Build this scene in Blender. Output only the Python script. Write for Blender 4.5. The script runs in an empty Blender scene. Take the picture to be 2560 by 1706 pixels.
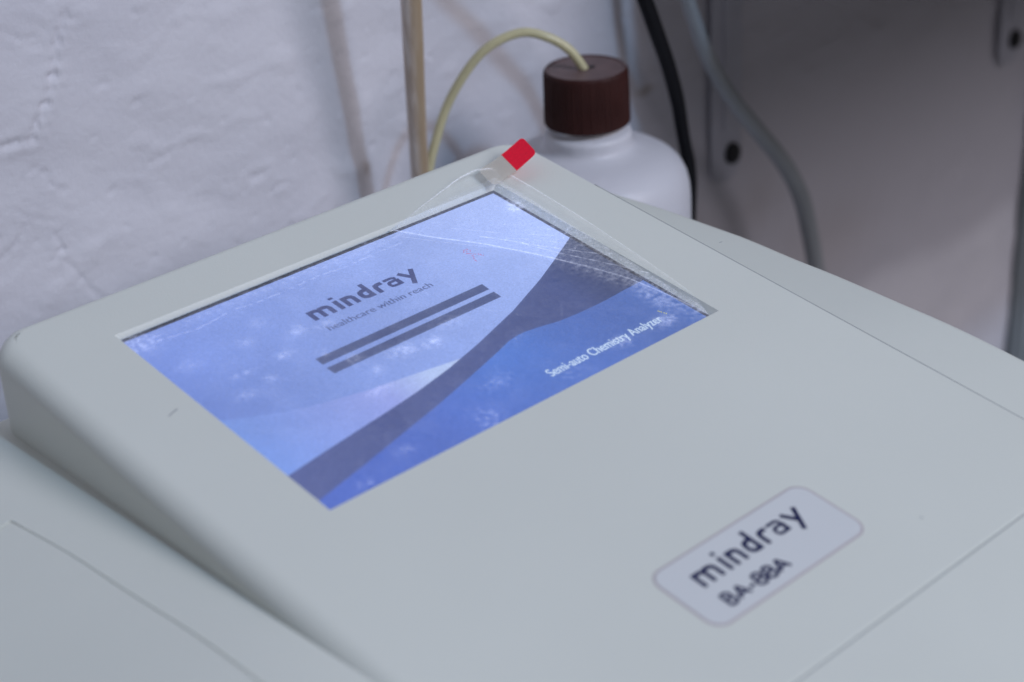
import bpy, math, random
import numpy as np
from mathutils import Vector, Matrix, noise

random.seed(7)
S = bpy.context.scene
C = S.collection

# ------------------------------------------------------------------ camera
CAM = Vector((-0.3196672, -0.4649949, 0.4237391))
R = [[0.732190786, -0.349466579, 0.584610779],
     [-0.678957245, -0.306474309, 0.667151076],
     [-0.053978819, -0.885407594, -0.461670531]]      # columns: right, down, forward
cd = bpy.data.cameras.new('camera')
cam = bpy.data.objects.new('camera', cd)
C.objects.link(cam)
m = Matrix(((R[0][0], -R[0][1], -R[0][2], CAM.x),
            (R[1][0], -R[1][1], -R[1][2], CAM.y),
            (R[2][0], -R[2][1], -R[2][2], CAM.z),
            (0, 0, 0, 1)))
cam.matrix_world = m
cd.sensor_width = 36
cd.lens = 59.48
cd.clip_start = 0.01
cd.clip_end = 50
cd.dof.use_dof = True
cd.dof.focus_distance = 0.628
cd.dof.aperture_fstop = 7.6
S.camera = cam

# ------------------------------------------------------------------ light
w = bpy.data.worlds.new('World')
S.world = w
w.use_nodes = True
bg = w.node_tree.nodes['Background']
bg.inputs['Color'].default_value = (1.0, 0.94, 0.90, 1)
bg.inputs['Strength'].default_value = 0.085


def area(name, loc, aim, size, energy, color):
    ld = bpy.data.lights.new(name, 'AREA')
    ld.shape = 'DISK'; ld.size = size; ld.energy = energy; ld.color = color
    lo = bpy.data.objects.new(name, ld)
    C.objects.link(lo)
    lo.location = loc
    lo.rotation_euler = (Vector(aim) - Vector(loc)).to_track_quat('-Z', 'Y').to_euler()


area('soft_fill', (0.58, -1.75, 1.36), (0.1, 0.0, 0.1), 1.0, 26.0, (0.93, 0.89, 0.98))  # unseen soft fill, added to light the scene from the front right
area('cool_lamp', (0.25, -1.75, 1.88), (0.15, 0.1, 0.1), 0.11, 13.5, (0.40, 0.66, 1.0))

S.view_settings.view_transform = 'Standard'
S.view_settings.look = 'None'
S.view_settings.exposure = 0
S.view_settings.gamma = 1

# ------------------------------------------------------------------ helpers
TILT = math.radians(9)
BK = Vector((0, math.cos(TILT), math.sin(TILT)))
NR = Vector((0, -math.sin(TILT), math.cos(TILT)))
T0 = Vector((-0.085, 0.0, 0.170))


def PW(u, v, h=0.0):
    """panel millimetres (right, towards the front, above the panel) to world metres"""
    return T0 + Vector((u / 1000, 0, 0)) - BK * (v / 1000) + NR * (h / 1000)


def PD(u, v, h):
    """picture millimetres on the display glass (its origin sits a little inside the opening)"""
    return PW(u - 1.9, v + 1.6, h + 1.5)


def zpanel(y):
    return T0.z + (y - T0.y) * math.tan(TILT)


def srgb(r, g, b):
    f = lambda c: c / 12.92 if c <= 0.04045 else ((c + 0.055) / 1.055) ** 2.4
    return (f(r / 255), f(g / 255), f(b / 255), 1)


def mesh_obj(name, verts, faces, mat, parent=None, origin=None, smooth=True, mats=None, midx=None):
    me = bpy.data.meshes.new(name)
    o3 = Vector(origin) if origin else Vector((0, 0, 0))
    if parent is not None:
        r = parent
        while r.parent:
            r = r.parent
        o3 = Vector(r.location)
    me.from_pydata([tuple(Vector(v) - o3) for v in verts], [], faces)
    for mm in (mats or [mat]):
        me.materials.append(mm)
    if midx:
        for p, i in zip(me.polygons, midx):
            p.material_index = i
    if smooth:
        me.polygons.foreach_set('use_smooth', [True] * len(me.polygons))
    me.update()
    ob = bpy.data.objects.new(name, me)
    C.objects.link(ob)
    if parent is not None:
        ob.parent = parent
    else:
        ob.location = o3
    return ob


def empty(name, loc):
    o = bpy.data.objects.new(name, None)
    o.empty_display_size = 0.02
    o.location = loc
    C.objects.link(o)
    return o


def tag(o, label=None, cat=None, group=None, kind=None):
    if label: o['label'] = label
    if cat: o['category'] = cat
    if group: o['group'] = group
    if kind: o['kind'] = kind
    return o


class MB:
    def __init__(self):
        self.v = []; self.f = []; self.m = []

    def add(self, vs, fs, mi=0):
        n = len(self.v)
        self.v += [Vector(a) for a in vs]
        self.f += [tuple(i + n for i in q) for q in fs]
        self.m += [mi] * len(fs)

    def box(self, a, b, mi=0):
        x0, y0, z0 = a; x1, y1, z1 = b
        vs = [(x0, y0, z0), (x1, y0, z0), (x1, y1, z0), (x0, y1, z0), (x0, y0, z1), (x1, y0, z1), (x1, y1, z1), (x0, y1, z1)]
        self.add(vs, [(0, 3, 2, 1), (4, 5, 6, 7), (0, 1, 5, 4), (1, 2, 6, 5), (2, 3, 7, 6), (3, 0, 4, 7)], mi)

    def lathe(self, prof, c, n=72, mi=0, rfun=None):
        vs = []; fs = []
        for k, (r, z) in enumerate(prof):
            for i in range(n):
                a = 2 * math.pi * i / n
                rr = r * (rfun(a, k) if rfun else 1)
                vs.append((c[0] + rr * math.cos(a), c[1] + rr * math.sin(a), c[2] + z))
        for k in range(len(prof) - 1):
            for i in range(n):
                j = (i + 1) % n
                fs.append((k * n + i, k * n + j, (k + 1) * n + j, (k + 1) * n + i))
        if prof[0][0] > 1e-6: fs.append(tuple(reversed(range(n))))
        if prof[-1][0] > 1e-6: fs.append(tuple(range((len(prof) - 1) * n, len(prof) * n)))
        self.add(vs, fs, mi)

    def tube(self, pts, rad, n=20, mi=0, sub=6):
        """smooth round tube through the points; rad a number or one per point"""
        P = [Vector(p) for p in pts]
        if not isinstance(rad, (list, tuple)): rad = [rad] * len(P)
        Q = []; RR = []
        for i in range(len(P) - 1):
            p0 = P[max(i - 1, 0)]; p1 = P[i]; p2 = P[i + 1]; p3 = P[min(i + 2, len(P) - 1)]
            for s in range(sub):
                t = s / sub
                Q.append(0.5 * ((2 * p1) + (p2 - p0) * t + (2 * p0 - 5 * p1 + 4 * p2 - p3) * t * t + (3 * p1 - p0 - 3 * p2 + p3) * t ** 3))
                RR.append(rad[i] * (1 - t) + rad[i + 1] * t)
        Q.append(P[-1]); RR.append(rad[-1])
        T = (Q[1] - Q[0]).normalized()
        U = T.orthogonal().normalized()
        vs = []; fs = []
        for i, q in enumerate(Q):
            T2 = (Q[min(i + 1, len(Q) - 1)] - Q[max(i - 1, 0)]).normalized()
            U = (U - T2 * U.dot(T2)).normalized()
            V = T2.cross(U)
            for k in range(n):
                a = 2 * math.pi * k / n
                vs.append(q + (U * math.cos(a) + V * math.sin(a)) * RR[i])
        for i in range(len(Q) - 1):
            for k in range(n):
                j = (k + 1) % n
                fs.append((i * n + k, i * n + j, (i + 1) * n + j, (i + 1) * n + k))
        fs.append(tuple(reversed(range(n)))); fs.append(tuple(range((len(Q) - 1) * n, len(Q) * n)))
        self.add(vs, fs, mi)

    def build(self, name, mat, parent=None, origin=None, smooth=True, mats=None):
        return mesh_obj(name, self.v, self.f, mat, parent, origin, smooth, mats, self.m if mats else None)


def autosmooth(ob, deg=35):
    me = ob.data
    me.update()
    import bmesh
    bm = bmesh.new(); bm.from_mesh(me)
    for e in bm.edges:
        if len(e.link_faces) == 2 and e.calc_face_angle(0) > math.radians(deg):
            e.smooth = False
    bm.to_mesh(me); bm.free()
    return ob


# ------------------------------------------------------------------ materials
def new_mat(name):
    m = bpy.data.materials.new(name)
    m.use_nodes = True
    nt = m.node_tree
    return m, nt, nt.nodes['Principled BSDF']


def plastic(name, col, rough=0.45, var=0.06, scale=30, bump=0.02, bscale=900, spec=0.5, sss=0, col2=None, dist=0.0004):
    m, nt, b = new_mat(name)
    tc = nt.nodes.new('ShaderNodeTexCoord')
    n1 = nt.nodes.new('ShaderNodeTexNoise'); n1.inputs['Scale'].default_value = scale; n1.inputs['Detail'].default_value = 6
    nt.links.new(tc.outputs['Object'], n1.inputs['Vector'])
    r = nt.nodes.new('ShaderNodeValToRGB')
    r.color_ramp.elements[0].position = 0.3; r.color_ramp.elements[1].position = 0.7
    c2 = col2 or tuple(c * (1 - var) for c in col[:3])
    r.color_ramp.elements[0].color = (*c2[:3], 1)
    r.color_ramp.elements[1].color = (*col[:3], 1)
    nt.links.new(n1.outputs['Fac'], r.inputs['Fac'])
    nt.links.new(r.outputs['Color'], b.inputs['Base Color'])
    n2 = nt.nodes.new('ShaderNodeTexNoise'); n2.inputs['Scale'].default_value = bscale; n2.inputs['Detail'].default_value = 4
    nt.links.new(tc.outputs['Object'], n2.inputs['Vector'])
    bp = nt.nodes.new('ShaderNodeBump'); bp.inputs['Strength'].default_value = bump * 10; bp.inputs['Distance'].default_value = dist
    nt.links.new(n2.outputs['Fac'], bp.inputs['Height'])
    nt.links.new(bp.outputs['Normal'], b.inputs['Normal'])
    b.inputs['Roughness'].default_value = rough
    b.inputs['Specular IOR Level'].default_value = spec
    if sss:
        b.inputs['Subsurface Weight'].default_value = sss
        b.inputs['Subsurface Radius'].default_value = (0.02, 0.02, 0.02)
        b.inputs['Subsurface Scale'].default_value = 0.5
    return m


M = {}
M['case'] = plastic('case_plastic', (0.70, 0.73, 0.67), rough=0.42, var=0.045, scale=9, bump=0.03, bscale=1500, dist=0.0002)
M['badge'] = plastic('badge_vinyl', (0.66, 0.685, 0.69), rough=0.42, var=0.02)
M['badge_ring'] = plastic('badge_ring', (0.50, 0.46, 0.47), rough=0.5)
M['navy'] = plastic('navy_ink', (0.010, 0.014, 0.075), rough=0.5, spec=0.3)
M['cap'] = plastic('brown_cap_plastic', (0.038, 0.007, 0.005), rough=0.6, var=0.2, scale=80, spec=0.3)
M['cap_top'] = plastic('dust_sheen_cap_top', (0.135, 0.085, 0.082), rough=0.5, var=0.3, scale=150)  # dusty top; sheen from the lamp is put into its paler colour
M['hdpe'] = plastic('milky_bottle_plastic', (0.62, 0.62, 0.66), rough=0.42, var=0.04, scale=12, bump=0.08, bscale=60, dist=0.001, sss=0.15, spec=0.35)
M['thin_tube'] = plastic('yellowed_silicone', (0.58, 0.54, 0.33), rough=0.3, var=0.15, scale=60, sss=0.15)
M['black'] = plastic('black_rubber', (0.004, 0.004, 0.006), rough=0.5, spec=0.22)
M['grey_cable'] = plastic('grey_cable_sheath', (0.33, 0.355, 0.375), rough=0.45, var=0.15)
M['bracket'] = plastic('bracket_paint', (0.50, 0.50, 0.56), rough=0.6, var=0.1, spec=0.25)
M['seam'] = plastic('seam_shade', (0.40, 0.42, 0.41), rough=0.7)  # dark grey standing in for shade in the parting gap
M['seam_light'] = plastic('seam_shadow_line', (0.63, 0.67, 0.62), rough=0.45)
M['hole'] = plastic('screw_recess', (0.006, 0.006, 0.008), rough=0.6)
M['shelf'] = plastic('shelf_board', (0.35, 0.33, 0.33), rough=0.6, var=0.1)
M['conduit'] = plastic('conduit_plastic', (0.36, 0.41, 0.42), rough=0.5, var=0.08)
M['gasket'] = plastic('dusty_gasket', (0.02, 0.018, 0.024), rough=0.7, var=0.5, scale=400, col2=(0.05, 0.045, 0.06))
M['bench'] = plastic('bench_laminate', (0.55, 0.55, 0.57), rough=0.5)
M['floor'] = plastic('floor_tile', (0.35, 0.34, 0.33), rough=0.5)


def tube_stained():
    """tan tube, brown dried streaks along both sides"""
    m, nt, b = new_mat('stained_tube')
    tc = nt.nodes.new('ShaderNodeTexCoord')
    mp = nt.nodes.new('ShaderNodeMapping'); mp.inputs['Scale'].default_value = (420, 420, 14)
    n = nt.nodes.new('ShaderNodeTexNoise'); n.inputs['Scale'].default_value = 1.0; n.inputs['Detail'].default_value = 5
    nt.links.new(tc.outputs['Object'], mp.inputs['Vector']); nt.links.new(mp.outputs['Vector'], n.inputs['Vector'])
    r = nt.nodes.new('ShaderNodeValToRGB')
    r.color_ramp.elements[0].position = 0.36; r.color_ramp.elements[0].color = (0.50, 0.40, 0.32, 1)
    r.color_ramp.elements[1].position = 0.60; r.color_ramp.elements[1].color = (0.70, 0.62, 0.56, 1)
    at = nt.nodes.new('ShaderNodeAttribute'); at.attribute_name = 'stain'
    mx = nt.nodes.new('ShaderNodeMix'); mx.data_type = 'RGBA'
    nt.links.new(at.outputs['Fac'], mx.inputs['Factor'])
    nt.links.new(n.outputs['Fac'], r.inputs['Fac'])
    nt.links.new(r.outputs['Color'], mx.inputs['A'])
    mx.inputs['B'].default_value = (0.33, 0.24, 0.14, 1)
    nt.links.new(mx.outputs['Result'], b.inputs['Base Color'])
    b.inputs['Roughness'].default_value = 0.4
    return m


M['stained'] = tube_stained()


def wall_mat():
    m, nt, b = new_mat('whitewashed_plaster')
    L = nt.links.new
    tc = nt.nodes.new('ShaderNodeTexCoord')
    n = nt.nodes.new('ShaderNodeTexNoise'); n.inputs['Scale'].default_value = 14; n.inputs['Detail'].default_value = 8
    L(tc.outputs['Object'], n.inputs['Vector'])
    r = nt.nodes.new('ShaderNodeValToRGB')
    r.color_ramp.elements[0].position = 0.32; r.color_ramp.elements[0].color = (0.64, 0.63, 0.68, 1)
    r.color_ramp.elements[1].position = 0.62; r.color_ramp.elements[1].color = (0.70, 0.69, 0.735, 1)
    L(n.outputs['Fac'], r.inputs['Fac'])
    # blotchy darker tint: shade under the shelf, put into the wall colour
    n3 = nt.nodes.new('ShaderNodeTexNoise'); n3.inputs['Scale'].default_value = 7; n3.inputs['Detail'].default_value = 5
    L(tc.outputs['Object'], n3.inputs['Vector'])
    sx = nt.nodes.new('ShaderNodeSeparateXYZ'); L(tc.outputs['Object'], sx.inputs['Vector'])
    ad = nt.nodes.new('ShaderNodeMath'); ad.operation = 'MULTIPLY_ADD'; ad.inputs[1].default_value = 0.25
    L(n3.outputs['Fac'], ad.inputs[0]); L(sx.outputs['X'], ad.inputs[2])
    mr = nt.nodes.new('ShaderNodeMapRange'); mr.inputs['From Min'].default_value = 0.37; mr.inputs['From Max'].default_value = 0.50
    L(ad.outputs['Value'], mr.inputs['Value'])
    at0 = nt.nodes.new('ShaderNodeAttribute'); at0.attribute_name = 'shelf_shade'
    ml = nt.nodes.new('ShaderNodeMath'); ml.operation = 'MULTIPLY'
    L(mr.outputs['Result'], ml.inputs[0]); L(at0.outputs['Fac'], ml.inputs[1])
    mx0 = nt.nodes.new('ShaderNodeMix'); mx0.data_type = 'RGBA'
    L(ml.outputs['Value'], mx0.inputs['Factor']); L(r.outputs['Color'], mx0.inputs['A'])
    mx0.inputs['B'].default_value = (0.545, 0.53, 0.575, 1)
    # brown stains and darker spots with their own shapes
    at = nt.nodes.new('ShaderNodeAttribute'); at.attribute_name = 'stain'
    mx = nt.nodes.new('ShaderNodeMix'); mx.data_type = 'RGBA'
    L(at.outputs['Fac'], mx.inputs['Factor']); L(mx0.outputs['Result'], mx.inputs['A'])
    mx.inputs['B'].default_value = (0.33, 0.27, 0.23, 1)
    L(mx.outputs['Result'], b.inputs['Base Color'])
    b.inputs['Roughness'].default_value = 0.75
    n2 = nt.nodes.new('ShaderNodeTexNoise'); n2.inputs['Scale'].default_value = 260; n2.inputs['Detail'].default_value = 6
    L(tc.outputs['Object'], n2.inputs['Vector'])
    bp = nt.nodes.new('ShaderNodeBump'); bp.inputs['Strength'].default_value = 0.42; bp.inputs['Distance'].default_value = 0.0010
    L(n2.outputs['Fac'], bp.inputs['Height']); L(bp.outputs['Normal'], b.inputs['Normal'])
    return m


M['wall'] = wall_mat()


def display_mat():
    m, nt, b = new_mat('lit_display')
    L = nt.links.new
    at = nt.nodes.new('ShaderNodeAttribute'); at.attribute_name = 'col'
    tc = nt.nodes.new('ShaderNodeTexCoord')
    # fine sparkle of the matte panel
    n = nt.nodes.new('ShaderNodeTexNoise'); n.inputs['Scale'].default_value = 1400; n.inputs['Detail'].default_value = 2
    L(tc.outputs['Object'], n.inputs['Vector'])
    mr = nt.nodes.new('ShaderNodeMapRange'); mr.inputs['From Min'].default_value = 0.25; mr.inputs['From Max'].default_value = 0.75
    mr.inputs['To Min'].default_value = 0.86; mr.inputs['To Max'].default_value = 1.12
    L(n.outputs['Fac'], mr.inputs['Value'])
    # uneven backlight
    n2 = nt.nodes.new('ShaderNodeTexNoise'); n2.inputs['Scale'].default_value = 22; n2.inputs['Detail'].default_value = 4
    L(tc.outputs['Object'], n2.inputs['Vector'])
    mr2 = nt.nodes.new('ShaderNodeMapRange'); mr2.inputs['From Min'].default_value = 0.3; mr2.inputs['From Max'].default_value = 0.7
    mr2.inputs['To Min'].default_value = 0.90; mr2.inputs['To Max'].default_value = 1.08
    L(n2.outputs['Fac'], mr2.inputs['Value'])
    mu = nt.nodes.new('ShaderNodeMath'); mu.operation = 'MULTIPLY'; L(mr.outputs['Result'], mu.inputs[0]); L(mr2.outputs['Result'], mu.inputs[1])
    L(at.outputs['Color'], b.inputs['Emission Color']); L(mu.outputs['Value'], b.inputs['Emission Strength'])
    b.inputs['Base Color'].default_value = (0.03, 0.03, 0.035, 1)
    b.inputs['Roughness'].default_value = 0.35
    b.inputs['Specular IOR Level'].default_value = 0.2
    return m


M['display'] = display_mat()


def film_mat():
    m, nt, b = new_mat('protective_film')
    L = nt.links.new
    out = nt.nodes['Material Output']
    nt.nodes.remove(b)
    at = nt.nodes.new('ShaderNodeAttribute'); at.attribute_name = 'dust_glint'  # dust and smudges, with fold highlights painted into the same mask
    tc = nt.nodes.new('ShaderNodeTexCoord')
    n = nt.nodes.new('ShaderNodeTexNoise'); n.inputs['Scale'].default_value = 900; n.inputs['Detail'].default_value = 4
    L(tc.outputs['Object'], n.inputs['Vector'])
    mr = nt.nodes.new('ShaderNodeMapRange'); mr.inputs['From Min'].default_value = 0.35; mr.inputs['From Max'].default_value = 0.68
    mr.inputs['To Min'].default_value = 0.6; mr.inputs['To Max'].default_value = 1.3
    L(n.outputs['Fac'], mr.inputs['Value'])
    mu = nt.nodes.new('ShaderNodeMath'); mu.operation = 'MULTIPLY'; mu.use_clamp = True
    L(at.outputs['Fac'], mu.inputs[0]); L(mr.outputs['Result'], mu.inputs[1])
    tr = nt.nodes.new('ShaderNodeBsdfTransparent'); tr.inputs['Color'].default_value = (0.985, 0.985, 0.985, 1)
    df = nt.nodes.new('ShaderNodeBsdfDiffuse'); df.inputs['Color'].default_value = (0.93, 0.94, 0.97, 1)
    tl = nt.nodes.new('ShaderNodeBsdfTranslucent'); tl.inputs['Color'].default_value = (0.93, 0.94, 0.97, 1)
    ds = nt.nodes.new('ShaderNodeAddShader'); L(df.outputs[0], ds.inputs[0]); L(tl.outputs[0], ds.inputs[1])
    m1 = nt.nodes.new('ShaderNodeMixShader'); L(mu.outputs['Value'], m1.inputs['Fac']); L(tr.outputs[0], m1.inputs[1]); L(ds.outputs[0], m1.inputs[2])
    gl = nt.nodes.new('ShaderNodeBsdfGlossy'); gl.inputs['Roughness'].default_value = 0.08
    n2 = nt.nodes.new('ShaderNodeTexNoise'); n2.inputs['Scale'].default_value = 90; n2.inputs['Detail'].default_value = 5
    L(tc.outputs['Object'], n2.inputs['Vector'])
    bp = nt.nodes.new('ShaderNodeBump'); bp.inputs['Strength'].default_value = 0.12; bp.inputs['Distance'].default_value = 0.0004
    L(n2.outputs['Fac'], bp.inputs['Height']); L(bp.outputs['Normal'], gl.inputs['Normal'])
    fr = nt.nodes.new('ShaderNodeFresnel'); fr.inputs['IOR'].default_value = 1.45
    m2 = nt.nodes.new('ShaderNodeMixShader'); L(fr.outputs[0], m2.inputs['Fac']); L(m1.outputs[0], m2.inputs[1]); L(gl.outputs[0], m2.inputs[2])
    L(m2.outputs[0], out.inputs['Surface'])
    return m


M['film'] = film_mat()


def clear_tab_mat(name, col, fac, rough):
    m, nt, b = new_mat(name)
    L = nt.links.new
    out = nt.nodes['Material Output']
    tr = nt.nodes.new('ShaderNodeBsdfTransparent')
    mx = nt.nodes.new('ShaderNodeMixShader'); mx.inputs['Fac'].default_value = fac
    b.inputs['Base Color'].default_value = (*col, 1); b.inputs['Roughness'].default_value = rough
    L(tr.outputs[0], mx.inputs[1]); L(b.outputs[0], mx.inputs[2]); L(mx.outputs[0], out.inputs['Surface'])
    return m


M['clear_tab'] = clear_tab_mat('clear_tape', (0.70, 0.66, 0.57), 0.55, 0.12)
M['tab_edge'] = plastic('tape_edge', (0.42, 0.36, 0.25), rough=0.4)
M['red'] = plastic('red_tape', (1.0, 0.006, 0.04), rough=0.45, var=0.12, scale=900, spec=0.15)
M['red_film'] = plastic('red_tape_under_film', (0.55, 0.018, 0.05), rough=0.35, var=0.25, scale=1400, spec=0.5)

# ------------------------------------------------------------------ wall, floor
YW = 0.165


def build_wall():
    xs = np.concatenate([np.linspace(-1.6, -0.17, 18), np.arange(-0.16, 0.36, 0.00125), np.arange(0.365, 0.85, 0.004), np.linspace(0.87, 3.0, 24)])
    zs = np.concatenate([np.linspace(-0.80, -0.27, 12), np.arange(-0.26, 0.055, 0.006), np.arange(0.06, 0.262, 0.00125), np.linspace(0.27, 1.9, 24)])
    X, Z = np.meshgrid(xs, zs)
    H = np.zeros_like(X)
    for j in range(X.shape[0]):
        zz = float(zs[j])
        for i in range(X.shape[1]):
            xx = float(xs[i])
            a = noise.fractal((xx * 14, 3.1, zz * 20), 1.0, 2.0, 3) * 0.0014
            c = noise.noise((xx * 60 + 9, 1.7, zz * 95)) ; d = noise.noise((xx * 150, 7.7, zz * 190 + 4))
            # trowelled lumps and pits
            b = max(0.0, c - 0.18) * 0.0015 - max(0.0, d - 0.42) * 0.0018
            e = noise.noise((xx * 33 + 2, 5.7, zz * 48 + 8)) * 0.0007
            H[j, i] = a + b + e
    # cracks (x, z) on the wall
    def wp(px, py):
        dx = (px - 1176.5) / 3887.46; dy = (py - 784) / 3887.46
        d = Vector((R[0][0] * dx + R[0][1] * dy + R[0][2], R[1][0] * dx + R[1][1] * dy + R[1][2], R[2][0] * dx + R[2][1] * dy + R[2][2]))
        k = (YW - CAM.y) / d.y
        return CAM.x + d.x * k, CAM.z + d.z * k
    cracks = [([(150, 30), (132, 90), (122, 175), (102, 240), (80, 285), (72, 320)], 0.0016, 1.0),
              ([(78, 318), (40, 326), (18, 335), (-20, 345)], 0.0016, 1.0),
              ([(100, 395), (120, 425), (150, 440)], 0.0011, .7),
              ([(130, 540), (142, 575), (125, 598)], 0.0012, .8),
              ([(152, 600), (185, 640), (235, 690)], 0.0012, .7),
              ([(20, 480), (60, 500), (130, 510)], 0.0010, .5),
              ([(625, 440), (640, 425), (660, 420)], 0.0012, .6),
              ([(578, 408), (606, 398)], 0.0017, .9), ([(350, 375), (395, 350)], 0.0014, .6),
              ([(0, 600), (40, 560), (60, 520)], 0.0012, .5), ([(545, 565), (590, 585)], 0.0017, .7), ([(0, 70), (40, 90), (70, 88)], 0.0012, .5)]
    for pts, wd, dep in cracks:
        q = [wp(*p) for p in pts]
        for (ax, az), (bx, bz) in zip(q[:-1], q[1:]):
            L2 = (bx - ax) ** 2 + (bz - az) ** 2
            t = np.clip(((X - ax) * (bx - ax) + (Z - az) * (bz - az)) / L2, 0, 1)
            wob = 0.0012 * np.sin(X * 900 + Z * 700)
            dd = np.hypot(X - (ax + t * (bx - ax)) + wob, Z - (az + t * (bz - az)))
            H -= dep * 0.0009 * np.exp(-(dd / wd) ** 2)
            H += dep * 0.00025 * np.exp(-((dd - 2.2 * wd) / (1.6 * wd)) ** 2)
    n = X.size
    V = np.stack([X.ravel(), (YW - H).ravel(), Z.ravel()], 1)
    nx = len(xs); nz = len(zs)
    I, J = np.meshgrid(np.arange(nx - 1), np.arange(nz - 1))
    a = (J * nx + I).ravel()
    F = np.stack([a, a + 1, a + nx + 1, a + nx], 1)
    me = bpy.data.meshes.new('wall')
    me.from_pydata(V.tolist(), [], F.tolist())
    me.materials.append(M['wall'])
    st = np.zeros(n)
    def blob(px, py, rx, rz, k):
        x0, z0 = wp(px, py)
        d = ((X - x0) / rx) ** 2 + ((Z - z0) / rz) ** 2
        wob = 0.35 * np.sin(X * 500 + Z * 310) * np.sin(Z * 640 - X * 120)
        return (k * np.exp(-(d * (1 + wob)) ** 1.3)).ravel()
    st += blob(1482, 208, .0065, .0028, .75) + blob(1440, 203, .004, .002, .35) + blob(842, 386, .0028, .0040, .55)  # brown stains, plus a small dark spot left of the upright tube
    st += blob(1240, 330, .003, .006, .25) + blob(1735, 470, .02, .02, .18) + blob(1560, 560, .03, .015, .25) + blob(1900, 560, .05, .03, .2)
    at = me.attributes.new('stain', 'FLOAT', 'POINT'); at.data.foreach_set('value', np.clip(st, 0, 1).astype(np.float32))
    # the painted shelf shade ends at its shadow edge, below the bench top
    shade_z = np.clip((Z + 0.108 + 0.004 * np.sin(X * 40)) / 0.018, 0, 1)
    at = me.attributes.new('shelf_shade', 'FLOAT', 'POINT'); at.data.foreach_set('value', shade_z.ravel().astype(np.float32))
    me.polygons.foreach_set('use_smooth', [True] * len(me.polygons))
    ob = bpy.data.objects.new('wall', me); C.objects.link(ob)
    ob['kind'] = 'structure'
    return ob


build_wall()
fm = MB(); fm.box((-1.6, -1.6, -0.84), (3.0, 0.20, -0.80))
tag(fm.build('floor', M['floor'], smooth=False), kind='structure')

# bench the machine stands on (its end stays hidden behind the machine)
bench = empty('lab_bench', (-0.15, -0.15, -0.80))
tag(bench, 'pale laminate bench under the machine and the bottle', 'bench')
b = MB(); b.box((-0.75, -0.52, -0.032), (0.335, 0.150, 0.0)); b.build('worktop', M['bench'], bench, smooth=False)
for x in (-0.72, 0.28):
    b = MB(); b.box((x, -0.48, -0.80), (x + 0.03, 0.13, -0.033)); b.build('side_panel', M['bench'], bench, smooth=False)

# ------------------------------------------------------------------ wall shelf with brackets
shelf = empty('wall_shelf', (0.40, YW, 0.25))
tag(shelf, 'wall shelf above the machine, showing its pale grey bracket legs with dark screw holes', 'shelf')
b = MB(); b.box((0.330, -0.245, 0.252), (1.55, YW - 0.004, 0.272)); b.build('board', M['shelf'], shelf, smooth=False)


def bracket(cx, hx, hz):
    b = MB()
    wd = 0.0135; t = 0.0012; z1 = 0.250; z0 = hz - 0.004
    y1 = YW - 0.0035; y0 = y1 - t
    # outline with rounded foot
    out = [(cx - wd, z1), (cx - wd, z0)]
    for k in range(1, 12):
        a = math.pi * k / 12
        out.append((cx - wd * math.cos(a), z0 - wd * math.sin(a)))
    out += [(cx + wd, z0), (cx + wd, z1)]
    n = len(out)
    vs = [(x, y0, z) for x, z in out] + [(x, y1, z) for x, z in out]
    fs = [tuple(range(n)), tuple(reversed(range(n, 2 * n)))] + [((i + 1) % n, i, i + n, (i + 1) % n + n) for i in range(n)]
    b.add(vs, fs)
    b.box((cx - 0.0035, y0 - 0.0012, z0 + 0.02), (cx + 0.0035, y0 - 0.0001, z1 - 0.002))
    # arm under the board
    b.box((cx - 0.010, -0.10, 0.238), (cx + 0.010, y0 - 0.0061, 0.2515))
    br = b.build('bracket', M['bracket'], shelf, smooth=False)
    s = MB()
    s.lathe([(0.0058, 0), (0.0056, 0.0028), (0.0042, 0.004), (0.0, 0.004)], (0, 0, 0), 28)
    for v in s.v:
        x, y, z = v
        v.x, v.y, v.z = hx + x, y0 - z - 0.0002, hz + y * 1.15
    s.build('screw', M['hole'], br)


bracket(0.4085, 0.4125, 0.0465)
bracket(0.714, 0.718, 0.040)

b = MB(); b.box((0.752, YW - 0.016, -0.80), (0.80, YW - 0.0035, 0.24))
b.box((0.757, YW - 0.019, -0.80), (0.795, YW - 0.0161, 0.24))
c = b.build('cable_trunking', M['conduit'], origin=(0.776, YW, -0.80), smooth=False)
tag(c, 'grey plastic trunking running up the wall at the far right', 'trunking')

# ------------------------------------------------------------------ reagent bottle
BC = (0.214, 0.080, 0.0)
bt = empty('reagent_bottle', BC)
tag(bt, 'milky white plastic bottle with a ribbed brown cap, behind the machine', 'bottle')
b = MB()
prof = [(0.0, 0.0005), (0.046, 0.0005), (0.0485, 0.003), (0.049, 0.008), (0.049, 0.060), (0.049, 0.094)]
prof += [(0.0489, 0.1040), (0.0484, 0.1098), (0.0473, 0.1148), (0.0452, 0.1192), (0.0422, 0.1226), (0.0382, 0.1252), (0.0334, 0.1271), (0.0284, 0.1285), (0.0240, 0.1297), (0.0219, 0.1309),
         (0.0211, 0.1322), (0.0208, 0.1338), (0.0210, 0.1352), (0.0211, 0.1368), (0.0207, 0.1382), (0.0194, 0.1390), (0.0184, 0.1393), (0.0180, 0.1395), (0.0165, 0.140), (0.0165, 0.155), (0.0, 0.155)]
b.lathe(prof, BC, 96)
b.build('bottle_body', M['hdpe'], bt)
b = MB()
cp = [(0.0, 0.1428), (0.0202, 0.1428), (0.0206, 0.1434), (0.0205, 0.1446), (0.0203, 0.1520), (0.0200, 0.1670), (0.0198, 0.1685), (0.0190, 0.1694), (0.0180, 0.1694), (0.0176, 0.1690), (0.0050, 0.1690), (0.0, 0.1690)]
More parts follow.
